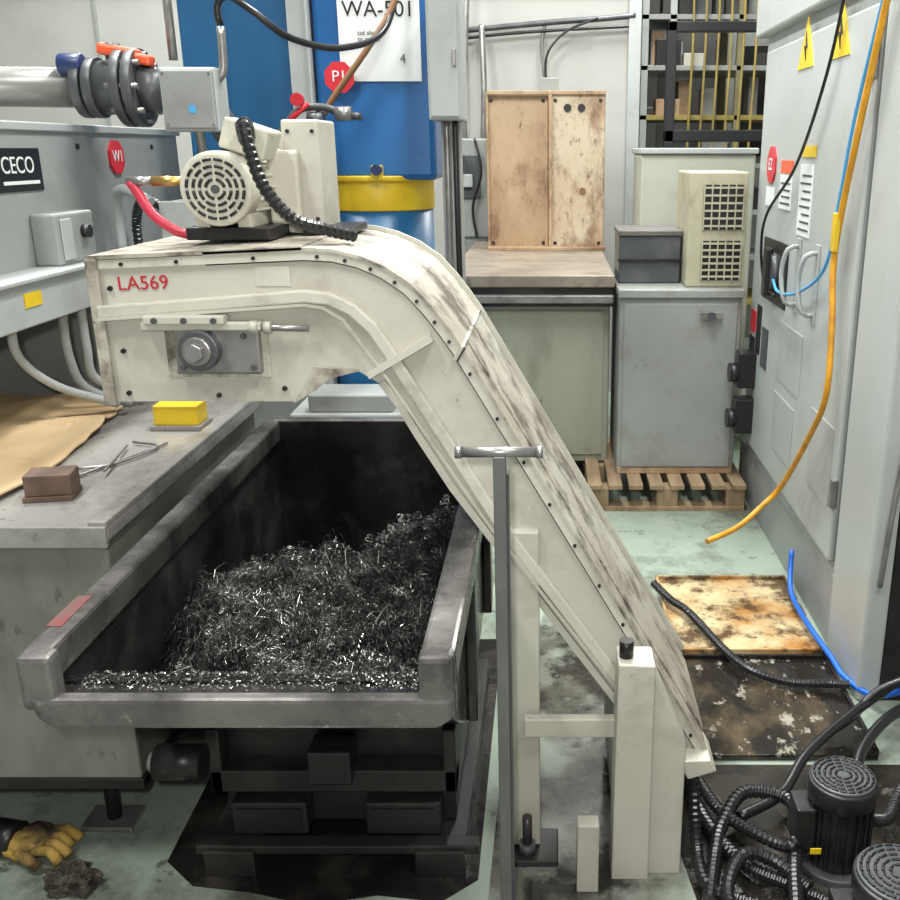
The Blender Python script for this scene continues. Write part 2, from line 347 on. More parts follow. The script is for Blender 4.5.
box(g,'joint_flange_gap',-.187,-.183,YA-.015,YB+.015,1.228,1.262,DARK,0,rot=('Y',30))
P=[]
for i in range(len(outer)-1):
    a=Vector(outer[i]);b=Vector(outer[i+1]);L=(b-a).length;n=max(1,int(L/.11))
    for k in range(n):
        q=a.lerp(b,(k+.5)/n); t=(b-a).normalized(); P.append((q.x+t.y*.010,YA-.010,q.y-t.x*.010))
bolts(g,'cover_bolts',P,.0045,DARK)
box(g,'head_end_plate',-.935,-.922,YA-.01,YB+.01,1.135,1.44,CREAM,.003)
box(g,'head_end_edge',-.940,-.915,YA-.016,YA-.004,1.135,1.44,COVER,.003)
prism(g,'head_top_plate',[(-.935,1.438),(-.50,1.458),(-.50,1.466),(-.935,1.446)],YA-.012,YB+.012,COVER,'y')
prism(g,'head_corner_stay',[(-.54,1.141),(-.493,1.22),(-.40,1.21),(-.46,1.195),(-.49,1.17)],YA-.02,YA-.002,COVER,'y')
box(g,'takeup_plate',-.775,-.600,YA-.022,YA,1.205,1.305,STEEL,.004)
box(g,'takeup_grease_patch',-.80,-.585,YA-.003,YA-.0005,1.195,1.300,COVER,0)
box(g,'takeup_rail_upper',-.835,-.59,YA-.034,YA,1.298,1.315,CREAM,.003)
box(g,'takeup_rail_cap',-.825,-.66,YA-.045,YA-.01,1.312,1.330,CREAM,.003)
bolts(g,'takeup_bolts',[(-.80,YA-.050,1.321),(-.74,YA-.050,1.321),(-.68,YA-.050,1.321),(-.76,YA-.026,1.22),(-.615,YA-.026,1.22),(-.63,YA-.026,1.285)],.007,DGREY)
cyl(g,'bearing_housing',(-.718,YA-.05,1.259),(-.718,YA,1.259),.042,DGREY,24,b=.003)
cyl(g,'bearing_ring',(-.718,YA-.06,1.259),(-.718,YA-.04,1.259),.030,STEEL,24,b=.003)
cyl(g,'shaft_hex_nut',(-.718,YA-.078,1.259),(-.718,YA-.055,1.259),.020,STEEL,6,b=.002,smooth=False)
cyl(g,'adjuster_rod',(-.62,YA-.025,1.305),(-.495,YA-.025,1.302),.007,STEEL,12)
cyl(g,'adjuster_nut_a',(-.615,YA-.025,1.305),(-.597,YA-.025,1.305),.014,CREAMHI,6)
cyl(g,'adjuster_nut_b',(-.585,YA-.025,1.304),(-.570,YA-.025,1.304),.013,CREAMHI,6)
bolts(g,'head_bolts',[(-.89,YA-.004,1.16),(-.89,YA-.004,1.25),(-.56,YA-.004,1.17),(-.58,YA-.004,1.35),(-.90,YA-.004,1.38),(-.70,YA-.004,1.155)],.006,DARK)
text(g,'marker_number','LA569',(-.832,YA-.0015,1.390),.040,mat('red_marker',(.42,.01,.02)),spin=2)
box(g,'faded_label',-.60,-.53,YA-.002,YA,1.385,1.425,CREAMHI,0)
box(g,'leg_post',-.090,-.024,1.935,1.975,.02,.85,CREAM,.004)
box(g,'leg_post_return',-.090,-.075,1.975,2.03,.02,.82,CREAM,.003)
box(g,'leg_foot_plate',-.11,.02,1.88,2.0,0,.018,DARK,.003)
cyl(g,'leg_anchor_bolt',(-.055,1.915,.01),(-.055,1.915,.12),.012,DARK,10)
cyl(g,'leg_anchor_nut',(-.055,1.915,.018),(-.055,1.915,.045),.022,DGREY,6)
box(g,'leg_bracket',-.060,.155,1.90,1.925,.350,.398,CREAM,.003)
prism(g,'tail_support_box',[(.145,0.0),(.150,.575),(.232,.572),(.232,0.0)],1.84,1.93,CREAM,'y',b=.004)
prism(g,'tail_support_side',[(.232,0.0),(.232,.545),(.310,.36),(.310,0.0)],1.86,1.95,CREAM,'y',b=.004)
cyl(g,'tail_knob',(.170,1.88,.575),(.170,1.88,.615),.016,DARK,14)
prism(g,'tail_end_cap',[(.30,.285),(.325,.235),(.392,.258),(.376,.288)],1.90,2.02,CREAMHI,'y',b=.003)
prism(g,'tail_cover',[(.157,.40),(.30,.29),(.30,.06),(.157,.06)],1.975,2.40,GREY,'y',b=.003)
box(g,'tail_foot',.17,.29,2.0,2.38,0,.06,DARK)
box(g,'short_post',.062,.112,1.80,1.84,0,.185,CREAM,.003)
box(g,'rear_leg_post',-.085,-.03,2.38,2.415,0,.85,CREAM,.003)

g=G('conveyor_gear_motor')
cx,cz=-.70,1.572
cyl(g,'fan_cover',(cx,2.06,cz),(cx,2.13,cz),.077,MOTOR,40,b=.008)
cyl(g,'motor_body',(cx,2.13,cz),(cx+.03,2.30,cz),.070,MOTOR,40)
for i in range(18):
    a=2*math.pi*i/18
    tube(g,'fin_%d'%i,[(cx+.072*math.cos(a),2.135,cz+.072*math.sin(a)),(cx+.03+.072*math.cos(a),2.29,cz+.072*math.sin(a))],.005,MOTOR,straight=True,n=4)
def grille(g,c,rads,m,axis='y',d=.0015,wr=.0035):
    for ri,(R,n) in enumerate(rads):
        for i in range(n):
            a0=2*math.pi*(i+.12)/n;a1=2*math.pi*(i+.88)/n
            pts=[]
            for k in range(5):
                a=a0+(a1-a0)*k/4; pts.append((R*math.cos(a),R*math.sin(a)))
            if axis=='y': P=[(c[0]+u,c[1]-d,c[2]+v) for u,v in pts]
            else: P=[(c[0]+u,c[1]+v,c[2]+d) for u,v in pts]
            tube(g,'vent_%d_%d'%(ri,i),P,wr,m,straight=True,n=6)
grille(g,(cx,2.06,cz),[(.020,4),(.033,8),(.046,12),(.060,16)],BLACK,wr=.0036)
cyl(g,'fan_center',(cx,2.055,cz),(cx,2.062,cz),.009,DGREY,14)
box(g,'terminal_box',-.70,-.60,2.12,2.22,1.640,1.705,MOTOR,.006,rot=('Y',18))
cyl(g,'gear_flange',(cx+.03,2.30,cz),(cx+.03,2.33,cz),.09,MOTOR,32)
box(g,'reducer_block',-.63,-.56,2.20,2.33,1.49,1.65,MOTOR,.008)
box(g,'motor_base',-.78,-.60,2.08,2.32,1.465,1.492,DARK,.003)
box(g,'motor_foot_a',-.76,-.73,2.09,2.3,1.475,1.52,MOTOR,.003)
box(g,'motor_foot_b',-.67,-.64,2.09,2.3,1.475,1.52,MOTOR,.003)
tube(g,'power_conduit',[(-.635,2.10,1.695),(-.625,2.05,1.70),(-.612,2.03,1.65),(-.585,2.02,1.575),(-.53,2.01,1.515),(-.47,2.03,1.492),(-.42,2.08,1.475)],.014,RUB,corr=True)
cyl(g,'conduit_gland',(-.645,2.13,1.67),(-.637,2.09,1.70),.019,BLACK,12)
box(g,'chain_guard_box',-.60,-.515,2.23,2.40,1.468,1.715,CREAM,.006)
box(g,'chain_guard_left',-.73,-.60,2.335,2.40,1.468,1.690,CREAM,.006)
box(g,'chain_guard_foot',-.56,-.45,2.2,2.4,1.466,1.482,DARK,.002)
bolts(g,'guard_bolts',[(-.53,2.228,1.69),(-.585,2.228,1.69),(-.53,2.228,1.50)],.005,DARK)
g=G('red_air_hose')
tube(g,'hose',[(-.92,2.16,1.585),(-.905,2.16,1.56),(-.875,2.15,1.515),(-.82,2.14,1.478),(-.79,2.14,1.474)],.011,REDH)
cyl(g,'fitting_a',(-.925,2.16,1.585),(-.87,2.16,1.585),.010,STEEL,10)
cyl(g,'fitting_b',(-.87,2.16,1.585),(-.80,2.16,1.585),.012,mat('brass',(.45,.30,.10),rough=.35,metal=.8),6)

# ------------------------------------------------------------------ T-handle post
g=G('t_handle_valve_key')
box(g,'post',-.101,-.078,1.59,1.615,.012,1.135,mat('dull_steel',(.15,.15,.145),(.10,.10,.095),7,.35,.75,.4,.4),.002)
box(g,'post_web',-.078,-.074,1.60,1.64,.012,1.10,DGREY,.001)
cyl(g,'cross_bar',(-.163,1.60,1.141),(-.018,1.60,1.141),.0095,STEEL,16)
cyl(g,'bar_end_a',(-.168,1.60,1.141),(-.155,1.60,1.141),.0115,STEEL,16)
cyl(g,'bar_end_b',(-.024,1.60,1.141),(-.012,1.60,1.141),.0115,STEEL,16)
box(g,'socket_foot',-.13,-.05,1.56,1.65,0,.013,DARK,.002)

# ------------------------------------------------------------------ work table
g=G('steel_work_table')
box(g,'top_plate',-2.0,-.925,1.84,2.95,.865,.900,TABLE,.006)
box(g,'raised_edge',-.965,-.925,1.84,2.95,.895,.912,TABLE,.004)
box(g,'front_edge',-2.0,-.925,1.832,1.842,.855,.902,TABLE,.002)
box(g,'body',-2.0,-.945,1.87,2.93,.26,.866,TABF,.006)
box(g,'lower_lip',-2.0,-.94,1.865,2.9,.235,.262,DARK,.003)
for i,(x,y) in enumerate([(-1.12,2.05),(-1.85,2.05),(-1.12,2.8),(-1.85,2.8)]):
    cyl(g,'foot_screw_%d'%i,(x,y,.01),(x,y,.24),.018,DARK,12)
    box(g,'foot_pad_%d'%i,x-.07,x+.06,y-.045,y+.045,0,.014,STEEL,.003)
g=G('yellow_stop_block'); box(g,'block',-1.11,-.985,2.56,2.64,.913,.970,YEL,.004); box(g,'base',-1.12,-.975,2.55,2.65,.9005,.914,TABLE,.002)
RD=mat('rusty_dark',(.085,.05,.035),(.16,.10,.07),14,.4,.7,.6)
g=G('rusty_steel_block'); box(g,'block',-1.175,-1.075,1.99,2.06,.912,.962,RD,.004,rot=('Z',10)); box(g,'plate',-1.18,-1.075,1.985,2.065,.9005,.9125,RD,.002,rot=('Z',10))
g=G('bent_wire_rods')
tube(g,'wire_a',[(-1.14,2.12,.906),(-1.02,2.42,.906)],.0035,STEEL)
tube(g,'wire_b',[(-1.16,2.20,.907),(-1.08,2.24,.907),(-1.03,2.38,.908),(-1.11,2.42,.908)],.0035,STEEL)
tube(g,'wire_c',[(-1.07,2.16,.915),(-1.11,2.38,.91)],.003,STEEL)
me=bpy.data.meshes.new('cardboard_sheet'); bm=bmesh.new()
n=44; vv=[]
XR=[-1.315,-1.29,-1.245,-1.235,-1.205,-1.23]
for i in range(n+1):
    row=[]
    for j in range(n+1):
        u=i/n; v=j/n
        yl=2.92-.98*v
        s=v*5; a=min(4,int(s)); fr=s-a; xr=XR[a]+(XR[a+1]-XR[a])*fr+.014*noise.noise(Vector((v*14,0,0)))
        x=-1.95+(xr+1.95)*u; y=yl+.03*math.sin(u*9)
        crease=abs(((u*1.3+v*1.6)%1)-.5)*.05+abs(((v*1.9-u*.7)%1)-.5)*.045
        z=.908+crease*(.25+.5*(1-u))+.010*abs(noise.noise(Vector((x*6,y*6,0))))+.02*math.exp(-((v-.45+.3*(u-.7))/.04)**2)
        row.append(bm.verts.new((x,y,z)))
    vv.append(row)
for i in range(n):
    for j in range(n): bm.faces.new((vv[i][j],vv[i+1][j],vv[i+1][j+1],vv[i][j+1]))
bm.to_mesh(me); bm.free()
o=add(None,'cardboard_sheet',me,CARD); md=o.modifiers.new('s','SOLIDIFY'); md.thickness=.005; md.offset=1

# ------------------------------------------------------------------ left machine
g=G('grey_machine_tool')
box(g,'upper_body',-2.6,-1.4,1.6,3.75,1.20,1.71,GREY,.008)
box(g,'lower_body',-2.7,-2.02,1.6,3.75,0,1.20,GREY,.008)
box(g,'rear_body',-2.02,-1.2,3.1,3.75,0,1.2,GREY,.008)
box(g,'front_ledge',-1.4,-1.30,1.7,3.4,1.225,1.340,LGREY,.005)
box(g,'ledge_cap',-1.4,-1.285,1.7,3.4,1.335,1.347,LGREY,.003)
box(g,'top_trim',-1.45,-1.39,1.6,3.76,1.70,1.722,LGREY,.003)
box(g,'maker_plate',-1.401,-1.396,2.50,2.72,1.545,1.655,BLACK,.001)
text(g,'maker_text','CECO',(-1.395,2.60,1.61),.060,WHITE,'+x')
box(g,'maker_line',-1.396,-1.395,2.52,2.70,1.563,1.572,WHITE,0)
octag(g,'lock_tag',(-1.396,3.2,1.628),.055,RED,'+x')
text(g,'lock_tag_text','W1',(-1.390,3.2,1.63),.05,WHITE,'+x')
box(g,'switch_box',-1.4,-1.33,2.62,2.84,1.347,1.485,GREY,.006)
box(g,'switch_plate',-1.33,-1.325,2.64,2.70,1.36,1.47,LGREY,.002)
cyl(g,'switch_knob',(-1.33,2.77,1.43),(-1.31,2.77,1.43),.018,BLACK,14)
box(g,'yellow_sticker',-1.30,-1.297,2.35,2.43,1.275,1.31,YEL,0)
bolts(g,'panel_bolts',[(-1.398,y,z) for y in (2.95,3.5) for z in (1.4,1.66)],.01,DARK,axis=(1,0,0))
tube(g,'grey_conduit_a',[(-1.35,3.05,1.35),(-1.345,3.05,1.45),(-1.33,3.02,1.52),(-1.28,2.98,1.535),(-1.2,2.95,1.50)],.016,LGREY)
tube(g,'grey_conduit_b',[(-1.36,3.2,1.35),(-1.355,3.2,1.44),(-1.3,3.15,1.50),(-1.2,3.1,1.46)],.016,RUB,corr=True)
for i in range(5):
    y=2.62+.11*i
    tube(g,'drop_hose_%d'%i,[(-1.35,y,1.23),(-1.35,y,1.1),(-1.33-.02*i,y+.03,1.0),(-1.25,y+.12,.93)],.013,LGREY if i%2 else GREY)
tube(g,'drop_hose_long',[(-1.40,2.45,1.23),(-1.40,2.46,1.13),(-1.36,2.55,1.03),(-1.27,2.70,.94)],.012,LGREY)
box(g,'small_bracket',-1.20,-1.02,3.0,3.03,1.35,1.50,LGREY,.004)
box(g,'small_bracket_leg',-1.18,-1.15,3.03,3.2,1.2,1.50,LGREY,.004)

g=G('coolant_pipe_valve')
cyl(g,'pipe',(-2.6,3.0,1.835),(-1.36,3.0,1.825),.056,PIPE,32)
for i,(x,r) in enumerate([(-1.385,.085),(-1.35,.085),(-1.26,.11),(-1.225,.11)]):
    cyl(g,'flange_%d'%i,(x,3.0,1.825),(x+.028,3.0,1.825),r,DGREY,32,b=.003)
cyl(g,'valve_body',(-1.34,3.0,1.825),(-1.2,3.0,1.825),.075,DGREY,32)
cyl(g,'valve_outlet',(-1.2,3.0,1.825),(-1.13,3.0,1.815),.07,DGREY,32,r2=.055)
for i in range(8):
    a=i*math.pi/4
    cyl(g,'flange_bolt_%d'%i,(-1.275,3.0+.092*math.cos(a),1.825+.092*math.sin(a)),(-1.18,3.0+.092*math.cos(a),1.825+.092*math.sin(a)),.009,STEEL,6)
cyl(g,'valve_stem',(-1.27,2.98,1.90),(-1.27,2.98,1.945),.022,DGREY,16)
box(g,'valve_handle',-1.31,-1.19,2.955,3.0,1.905,1.938,ORR,.010,rot=('Y',10))
box(g,'valve_handle_tip',-1.21,-1.155,2.95,3.0,1.885,1.915,ORR,.008,rot=('Y',10))
cyl(g,'actuator_cap',(-1.42,2.96,1.885),(-1.35,2.96,1.885),.032,DBLUE,20,b=.008)
box(g,'pipe_support',-1.75,-1.70,2.97,3.03,1.722,1.79,STEEL)
tube(g,'outlet_elbow',[(-1.13,3.0,1.815),(-1.06,3.02,1.80),(-1.02,3.1,1.74),(-1.0,3.2,1.65)],.045,DGREY)
g=G('junction_box')
box(g,'enclosure',-1.100,-.940,2.86,2.96,1.700,1.872,LGREY,.006)
box(g,'lid',-1.093,-.947,2.850,2.862,1.708,1.864,GREY,.004)
box(g,'blue_logo_sticker',-1.02,-1.0,2.848,2.850,1.75,1.77,LBLUE,0)
bolts(g,'lid_screws',[(x,2.849,z) for x in(-1.085,-.955) for z in(1.72,1.855)],.004,STEEL)
tube(g,'conduit_up',[(-1.10,2.99,1.90),(-1.10,2.99,2.3)],.013,STEEL,straight=True)
tube(g,'conduit_elbow',[(-.955,2.9,1.84),(-.93,2.9,1.86),(-.925,2.9,1.93),(-.925,2.9,1.98)],.012,STEEL)
tube(g,'stand_pipe',[(-1.03,2.94,1.72),(-1.03,2.98,1.52),(-1.03,3.02,1.45)],.014,STEEL)
g=G('black_hanging_cable')
tube(g,'cable',[(-.925,2.9,1.985),(-.93,2.9,2.03),(-.90,2.9,2.06),(-.83,2.9,2.02),(-.74,2.95,1.955),(-.62,3.1,1.945),(-.52,3.3,2.03),(-.47,3.4,2.3)],.010,RUB)
tube(g,'cable_b',[(-.80,3.3,1.68),(-.70,3.30,1.82),(-.58,3.3,1.97),(-.50,3.33,2.10),(-.46,3.38,2.3)],.010,BROWN)

# ------------------------------------------------------------------ blue filter tanks
g=G('blue_filter_tank')
box(g,'tank_body',-1.26,-.885,3.50,4.0,1.30,3.0,BLUE,.01)
box(g,'tank_base',-1.19,-.885,3.45,4.1,0,1.30,GREY,.01)
box(g,'tank_seam',-1.26,-.885,3.492,3.50,2.22,2.235,DBLUE,.002)
g=G('blue_filter_housing')
box(g,'housing_panel',-.79,-.392,3.42,3.80,1.55,3.0,BLUEHI,.02)
cyl(g,'yellow_flange',(-.63,3.60,1.445),(-.63,3.60,1.560),.205,YEL,48,b=.006)
cyl(g,'yellow_flange_rim',(-.63,3.60,1.545),(-.63,3.60,1.565),.215,YEL,48,b=.004)
cyl(g,'lower_drum',(-.63,3.60,.05),(-.63,3.60,1.445),.20,BLUE,48)
cyl(g,'base_ring',(-.63,3.60,0),(-.63,3.60,.06),.21,DARK,48)
box(g,'lifting_lug',-.61,-.575,3.37,3.42,1.55,1.60,YEL,.003)
cyl(g,'lug_knob',(-.59,3.355,1.585),(-.59,3.38,1.585),.018,DBLUE,14)
box(g,'id_sheet',-.70,-.43,3.412,3.419,1.87,2.35,WHITE,0)
text(g,'id_text','WA-501',(-.565,3.4105,2.09),.068,BLACK)
text(g,'id_small_text','cut sheet\nto match',(-.60,3.4105,2.01),.020,BLACK)
text(g,'id_scribble','4',(-.49,3.4105,1.94),.04,DGREY)
octag(g,'tag_p1',(-.70,3.385,1.880),.052,RED)
text(g,'tag_p1_text','P1',(-.70,3.3795,1.882),.050,WHITE)
tube(g,'valve_pipe_run',[(-.95,3.2,1.62),(-.86,3.2,1.70),(-.80,3.2,1.77),(-.72,3.2,1.78),(-.66,3.2,1.76),(-.60,3.2,1.75)],.012,DGREY)
cyl(g,'hand_wheel',(-.79,3.15,1.80),(-.79,3.17,1.80),.020,RED,16)
cyl(g,'valve_block',(-.77,3.2,1.74),(-.72,3.2,1.74),.026,DGREY,12)
cyl(g,'valve_block_b',(-.68,3.2,1.76),(-.63,3.2,1.76),.022,STEEL,12)
cyl(g,'red_handle',(-.83,3.17,1.73),(-.76,3.17,1.79),.008,RED,10)
tube(g,'valve_riser',[(-.745,3.2,1.74),(-.745,3.2,1.65),(-.745,3.22,1.55),(-.74,3.24,1.50)],.013,DGREY)
g=G('vertical_support_channel')
box(g,'channel',-.872,-.80,3.42,3.49,0,3.0,LGREY,.006)
box(g,'channel_lip',-.80,-.792,3.38,3.42,1.2,3.0,LGREY,.003)
g=G('electrical_enclosure')
box(g,'enclosure',-.385,-.280,3.20,3.42,1.74,2.12,LGREY,.006)
box(g,'door',-.378,-.287,3.19,3.202,1.75,2.11,LGREY,.004)
box(g,'latch',-.305,-.293,3.18,3.192,1.9,1.95,STEEL,.002)
box(g,'stand_column',-.365,-.30,3.35,3.42,0,1.74,GREY,.004)
tube(g,'drop_conduit_a',[(-.34,3.3,1.74),(-.34,3.3,1.5),(-.345,3.32,1.2)],.012,STEEL)
tube(g,'drop_conduit_b',[(-.31,3.28,1.74),(-.31,3.28,1.45),(-.31,3.3,1.2)],.010,BLACK)
g=G('machine_bed_block')
box(g,'bed',-.86,-.47,3.02,3.30,0,.82,GREY,.008)
box(g,'bed_cap',-.80,-.52,3.04,3.2,.82,.88,GREY,.006)
bolts(g,'bed_bolts',[(-.75,3.018,.78),(-.6,3.018,.78)],.01,DARK)
g=G('wall_switchgear')
box(g,'switch_case',-.63,-.40,6.40,6.57,1.1,1.72,GREY,.01)
box(g,'switch_window',-.59,-.45,6.385,6.40,1.35,1.62,DGREY,.005)
box(g,'switch_handle',-.56,-.50,6.36,6.39,1.42,1.50,LGREY,.005)
tube(g,'switch_conduit',[(-.43,6.45,1.72),(-.42,6.45,2.0),(-.43,6.5,2.4)],.02,STEEL)
tube(g,'switch_conduit_b',[(-.55,6.45,1.72),(-.55,6.45,2.0),(-.5,6.5,2.9)],.02,STEEL)
for i,z in enumerate((1.2,.9)): box(g,'lower_box_%d'%i,-.62,-.42,6.42,6.57,z-.22,z-.02,GREY,.006)
for i in range(2): tube(g,'cable_%d'%i,[(-.60+.12*i,6.36,1.72),(-.56+.12*i,6.33,1.55-.03*i),(-.62+.12*i,6.36,1.3),(-.58+.1*i,6.37,1.1)],.009,BLACK)

# ------------------------------------------------------------------ rear machines
g=G('coolant_cabinet')
box(g,'top_slab',-.49,.312,4.58,6.35,1.02,1.078,mat('stained_top',(.30,.26,.21),(.17,.14,.11),3,.35,.72,.4,.2,spk=(.08,.06,.045),spk_amt=.57,spk_w=.2,spk_s=.6,spk2=((.05,.03,.02),12,.58,.6)),.006)
box(g,'dark_drawer_lip',-.48,.305,4.60,6.3,.925,1.02,mat('dark_lip',(.03,.03,.028),(.10,.10,.09),3,.5,.8,.3,.5),.004)
box(g,'lip_edge',-.485,.308,4.57,4.60,.945,.985,STEEL,.006)
box(g,'body',-.47,.295,4.65,6.2,.12,.925,GREENGREY,.008)
box(g,'panel',-.44,.265,4.64,4.652,.16,.90,GREENGREY,.004)
for i,(x,y) in enumerate([(-.4,4.75),(.08,4.75),(-.4,6.1),(.2,6.1)]): box(g,'foot_%d'%i,x-.05,x+.05,y-.05,y+.05,0,.12,DARK)
g=G('rusty_guard_box')
box(g,'box_left',-.362,-.008,5.80,6.15,1.078,1.955,RUSTP,.008)
box(g,'box_right',.006,.318,5.78,6.15,1.078,1.965,RUSTW,.008)
box(g,'center_rail',-.008,.012,5.76,5.80,1.10,1.97,RUSTP,.003)
box(g,'edge_left',-.368,-.355,5.785,5.81,1.08,1.96,RUSTP,.002); box(g,'edge_top',-.36,.32,5.765,5.80,1.952,1.972,RUSTP,.002)
for i,x in enumerate((.10,.18)): cyl(g,'hole_%d'%i,(x,5.774,1.88),(x,5.781,1.88),.022,BLACK,18)
cyl(g,'hole_mid',(.19,5.774,1.42),(.19,5.781,1.42),.02,BROWN,18)
bolts(g,'screws',[(x,5.778,z) for x in(.03,.29) for z in(1.12,1.92)]+[(x,5.798,z) for x in(-.34,-.04) for z in(1.12,1.92)],.012,DARK)
box(g,'base_lip',-.37,.33,5.75,5.80,1.078,1.10,RUSTP,.003)
box(g,'top_stub',-.05,.05,5.9,6.0,1.96,2.05,GREY,.004)
g=G('grey_storage_cabinet')
box(g,'body',.325,.895,4.42,4.95,.135,1.0,CAB2,.008)
box(g,'lid',.318,.902,4.40,4.97,.995,1.035,CAB2,.006)
box(g,'door_panel',.345,.875,4.41,4.422,.17,.97,CAB2,.004)
box(g,'latch_plate',.70,.80,4.388,4.40,.90,.935,STEEL,.003)
cyl(g,'latch_knob',(.75,4.37,.915),(.75,4.39,.915),.02,DGREY,12)
box(g,'kick_strip',.33,.89,4.415,4.425,.135,.165,RUSTP,.002)
g=G('wooden_pallet')
for i in range(8):
    x=.18+.098*i; box(g,'deck_%d'%i,x,x+.066,4.24,5.05,.112,.134,WOOD,.002)
for k in range(3):
    for i,y in enumerate((4.26,4.6,4.95)): box(g,'block_%d_%d'%(k,i),.18+.33*k,.28+.33*k if k<2 else .93,y,y+.09,.022,.112,WOOD,.002)
box(g,'bottom_board',.18,.93,4.25,4.34,0,.022,WOOD,.002)
box(g,'bottom_board_rear',.18,.93,4.9,5.0,0,.022,WOOD,.002)
g=G('wood_scraps')
box(g,'plank_a',.05,.16,4.25,4.64,0,.05,WOOD,.003); box(g,'plank_b',-.02,.15,4.30,4.36,.05,.075,WOOD,.003,rot=('Z',15)); box(g,'plank_c',.0,.15,4.45,4.5,.05,.08,WOOD,.003)
g=G('vented_control_box')
box(g,'case',.635,.905,4.48,4.90,1.036,1.555,BEIGE,.008)
for s,(z0,z1) in enumerate([(1.30,1.50),(1.07,1.25)]):
    box(g,'vent_recess_%d'%s,.70,.885,4.474,4.482,z0,z1,BLACK,.001)
    for i in range(6):
        z=z0+.012+(z1-z0-.02)*i/5.3; box(g,'slat_%d_%d'%(s,i),.705,.88,4.466,4.476,z,z+.009,BEIGE,.001)
    for i in range(6):
        x=.70+.036*i; box(g,'bar_%d_%d'%(s,i),x,x+.006,4.464,4.474,z0,z1,BEIGE,.001)
g=G('dark_tool_chest')
box(g,'chest',.33,.625,4.62,4.93,1.036,1.26,DGREY,.006)
box(g,'chest_lid',.325,.63,4.61,4.94,1.26,1.285,mat('chest_lid',(.10,.095,.09),(.16,.15,.14),8,.4,.7,.5,.3),.004); box(g,'chest_band',.325,.63,4.605,4.62,1.14,1.155,DARK,.002)
g=G('beige_power_unit')
box(g,'case',.49,1.10,5.3,5.8,.1,1.63,mat('pale_beige',(.42,.43,.36),(.33,.34,.28),2,.4,.8,.5,spk=(.2,.17,.12),spk_amt=.58,spk_w=.2,spk_s=.5),.01)
box(g,'top_lid',.48,1.11,5.28,5.82,1.63,1.66,LGREY,.006); box(g,'plinth',.52,1.07,5.33,5.77,0,.1,DARK)
cyl(g,'knob',(.9,5.27,1.5),(.9,5.3,1.5),.02,BLACK,12)
g=G('black_equipment_frame')
FX0,FX1,FY,FZ0,FZ1=.72,1.42,6.3,1.70,2.40
for nme,a in {'left':(FX0,FX0+.06,FZ0,FZ1),'right':(FX1-.06,FX1,FZ0,FZ1),'top':(FX0,FX1,FZ1-.06,FZ1),'bottom':(FX0,FX1,FZ0,FZ0+.07)}.items():
    box(g,'frame_'+nme,a[0],a[1],FY,FY+.08,a[2],a[3],BLACK,.006)
box(g,'stand_left',FX0,FX0+.06,FY,FY+.08,0,FZ0,BLACK,.004); box(g,'stand_right',FX1-.06,FX1,FY,FY+.08,0,FZ0,BLACK,.004)
g=G('storage_rack')
RK=mat('rack_olive',(.22,.20,.10),(.14,.12,.06),4,.4,.7,.6)
RKY=mat('rack_yellow',(.34,.26,.06),(.2,.16,.06),4,.4,.7,.6)
for i,x in enumerate((.66,.86,1.35,1.9,2.3)):
    for y in (7.4,8.1): box(g,'upright_%d_%d'%(i,int(y*10)),x,x+.05,y,y+.05,0,3.6,LGREY if i<2 else RK,.003)
for i in range(9):
    z=.5+.34*i; box(g,'shelf_%d'%i,.66,2.35,7.4,8.15,z,z+.035,RKY if i%4==0 else GREY,.003)
rnd=random.Random(3)
for i in range(90):
    x=rnd.uniform(.70,2.1); lv=rnd.randint(2,8); z=.535+.34*lv
    c=rnd.choice([DARK,GREY,RUSTP,CARD,CREAM,GLASSD,DGREY,LGREY,LGREY]); w=rnd.uniform(.06,.2); y=rnd.uniform(7.42,7.7)
    box(g,'stored_item_%d'%i,x,x+w,y,y+.2,z,z+rnd.uniform(.08,.28),c,.004)
for i in range(6):
    x=1.0+.09*i; tube(g,'hanging_strap_%d'%i,[(x,7.3,3.0),(x+.015,7.3,2.4),(x,7.3,1.6)],.009,RKY)
g=G('far_machine')
box(g,'case_a',.62,1.2,8.6,9.2,0,2.0,GREY,.01); box(g,'case_b',1.5,2.4,8.7,9.3,0,2.6,LGREY,.01); box(g,'window',1.6,2.2,8.68,8.7,1.6,2.3,DARK,.01)

# ------------------------------------------------------------------ electrical control cabinet (right)
g=G('electrical_control_cabinet')
XF=.98
box(g,'body',XF,1.75,2.63,4.62,.0,3.0,CABW,.008)
box(g,'near_frame_strip',XF-.02,XF+.05,2.605,2.95,.0,3.0,CABW,.01)
box(g,'door',XF-.028,XF,2.99,4.50,.30,2.06,CABW,.01)
box(g,'door_gap',XF-.004,XF,2.952,2.99,.28,2.10,DGREY,0)
box(g,'upper_box',XF-.05,XF+.1,2.80,4.66,2.13,3.0,CABW,.01)
box(g,'plinth',XF-.012,XF+.01,2.95,4.62,.0,.26,GREY,.006)
box(g,'end_panel',XF+.05,1.75,2.608,2.63,.0,3.0,DARK,.004)
xs=XF-.028
def lab(name,y0,y1,z0,z1,m,x=xs): return box(g,name,x-.003,x-.0002,y0,y1,z0,z1,m,0)
lab('caution_label',3.55,3.74,1.625,1.665,YEL)
lab('instruction_label_white',3.56,3.75,1.34,1.60,WHITE)
lab('warning_label_orange',3.87,4.07,1.56,1.61,ORR)
lab('warning_label_white',3.87,4.07,1.42,1.555,WHITE)
lab('lock_tag_white',4.17,4.32,1.42,1.50,WHITE)
octag(g,'lock_tag_red',(xs-.004,4.24,1.59),.08,RED,'-x')
text(g,'lock_text','E2',(xs-.010,4.24,1.59),.07,WHITE,'-x')
for i in range(8): box(g,'label_line_%d'%i,xs-.0045,xs-.003,3.58,3.73-.02*(i%3),1.36+.028*i,1.367+.028*i,DGREY,0)
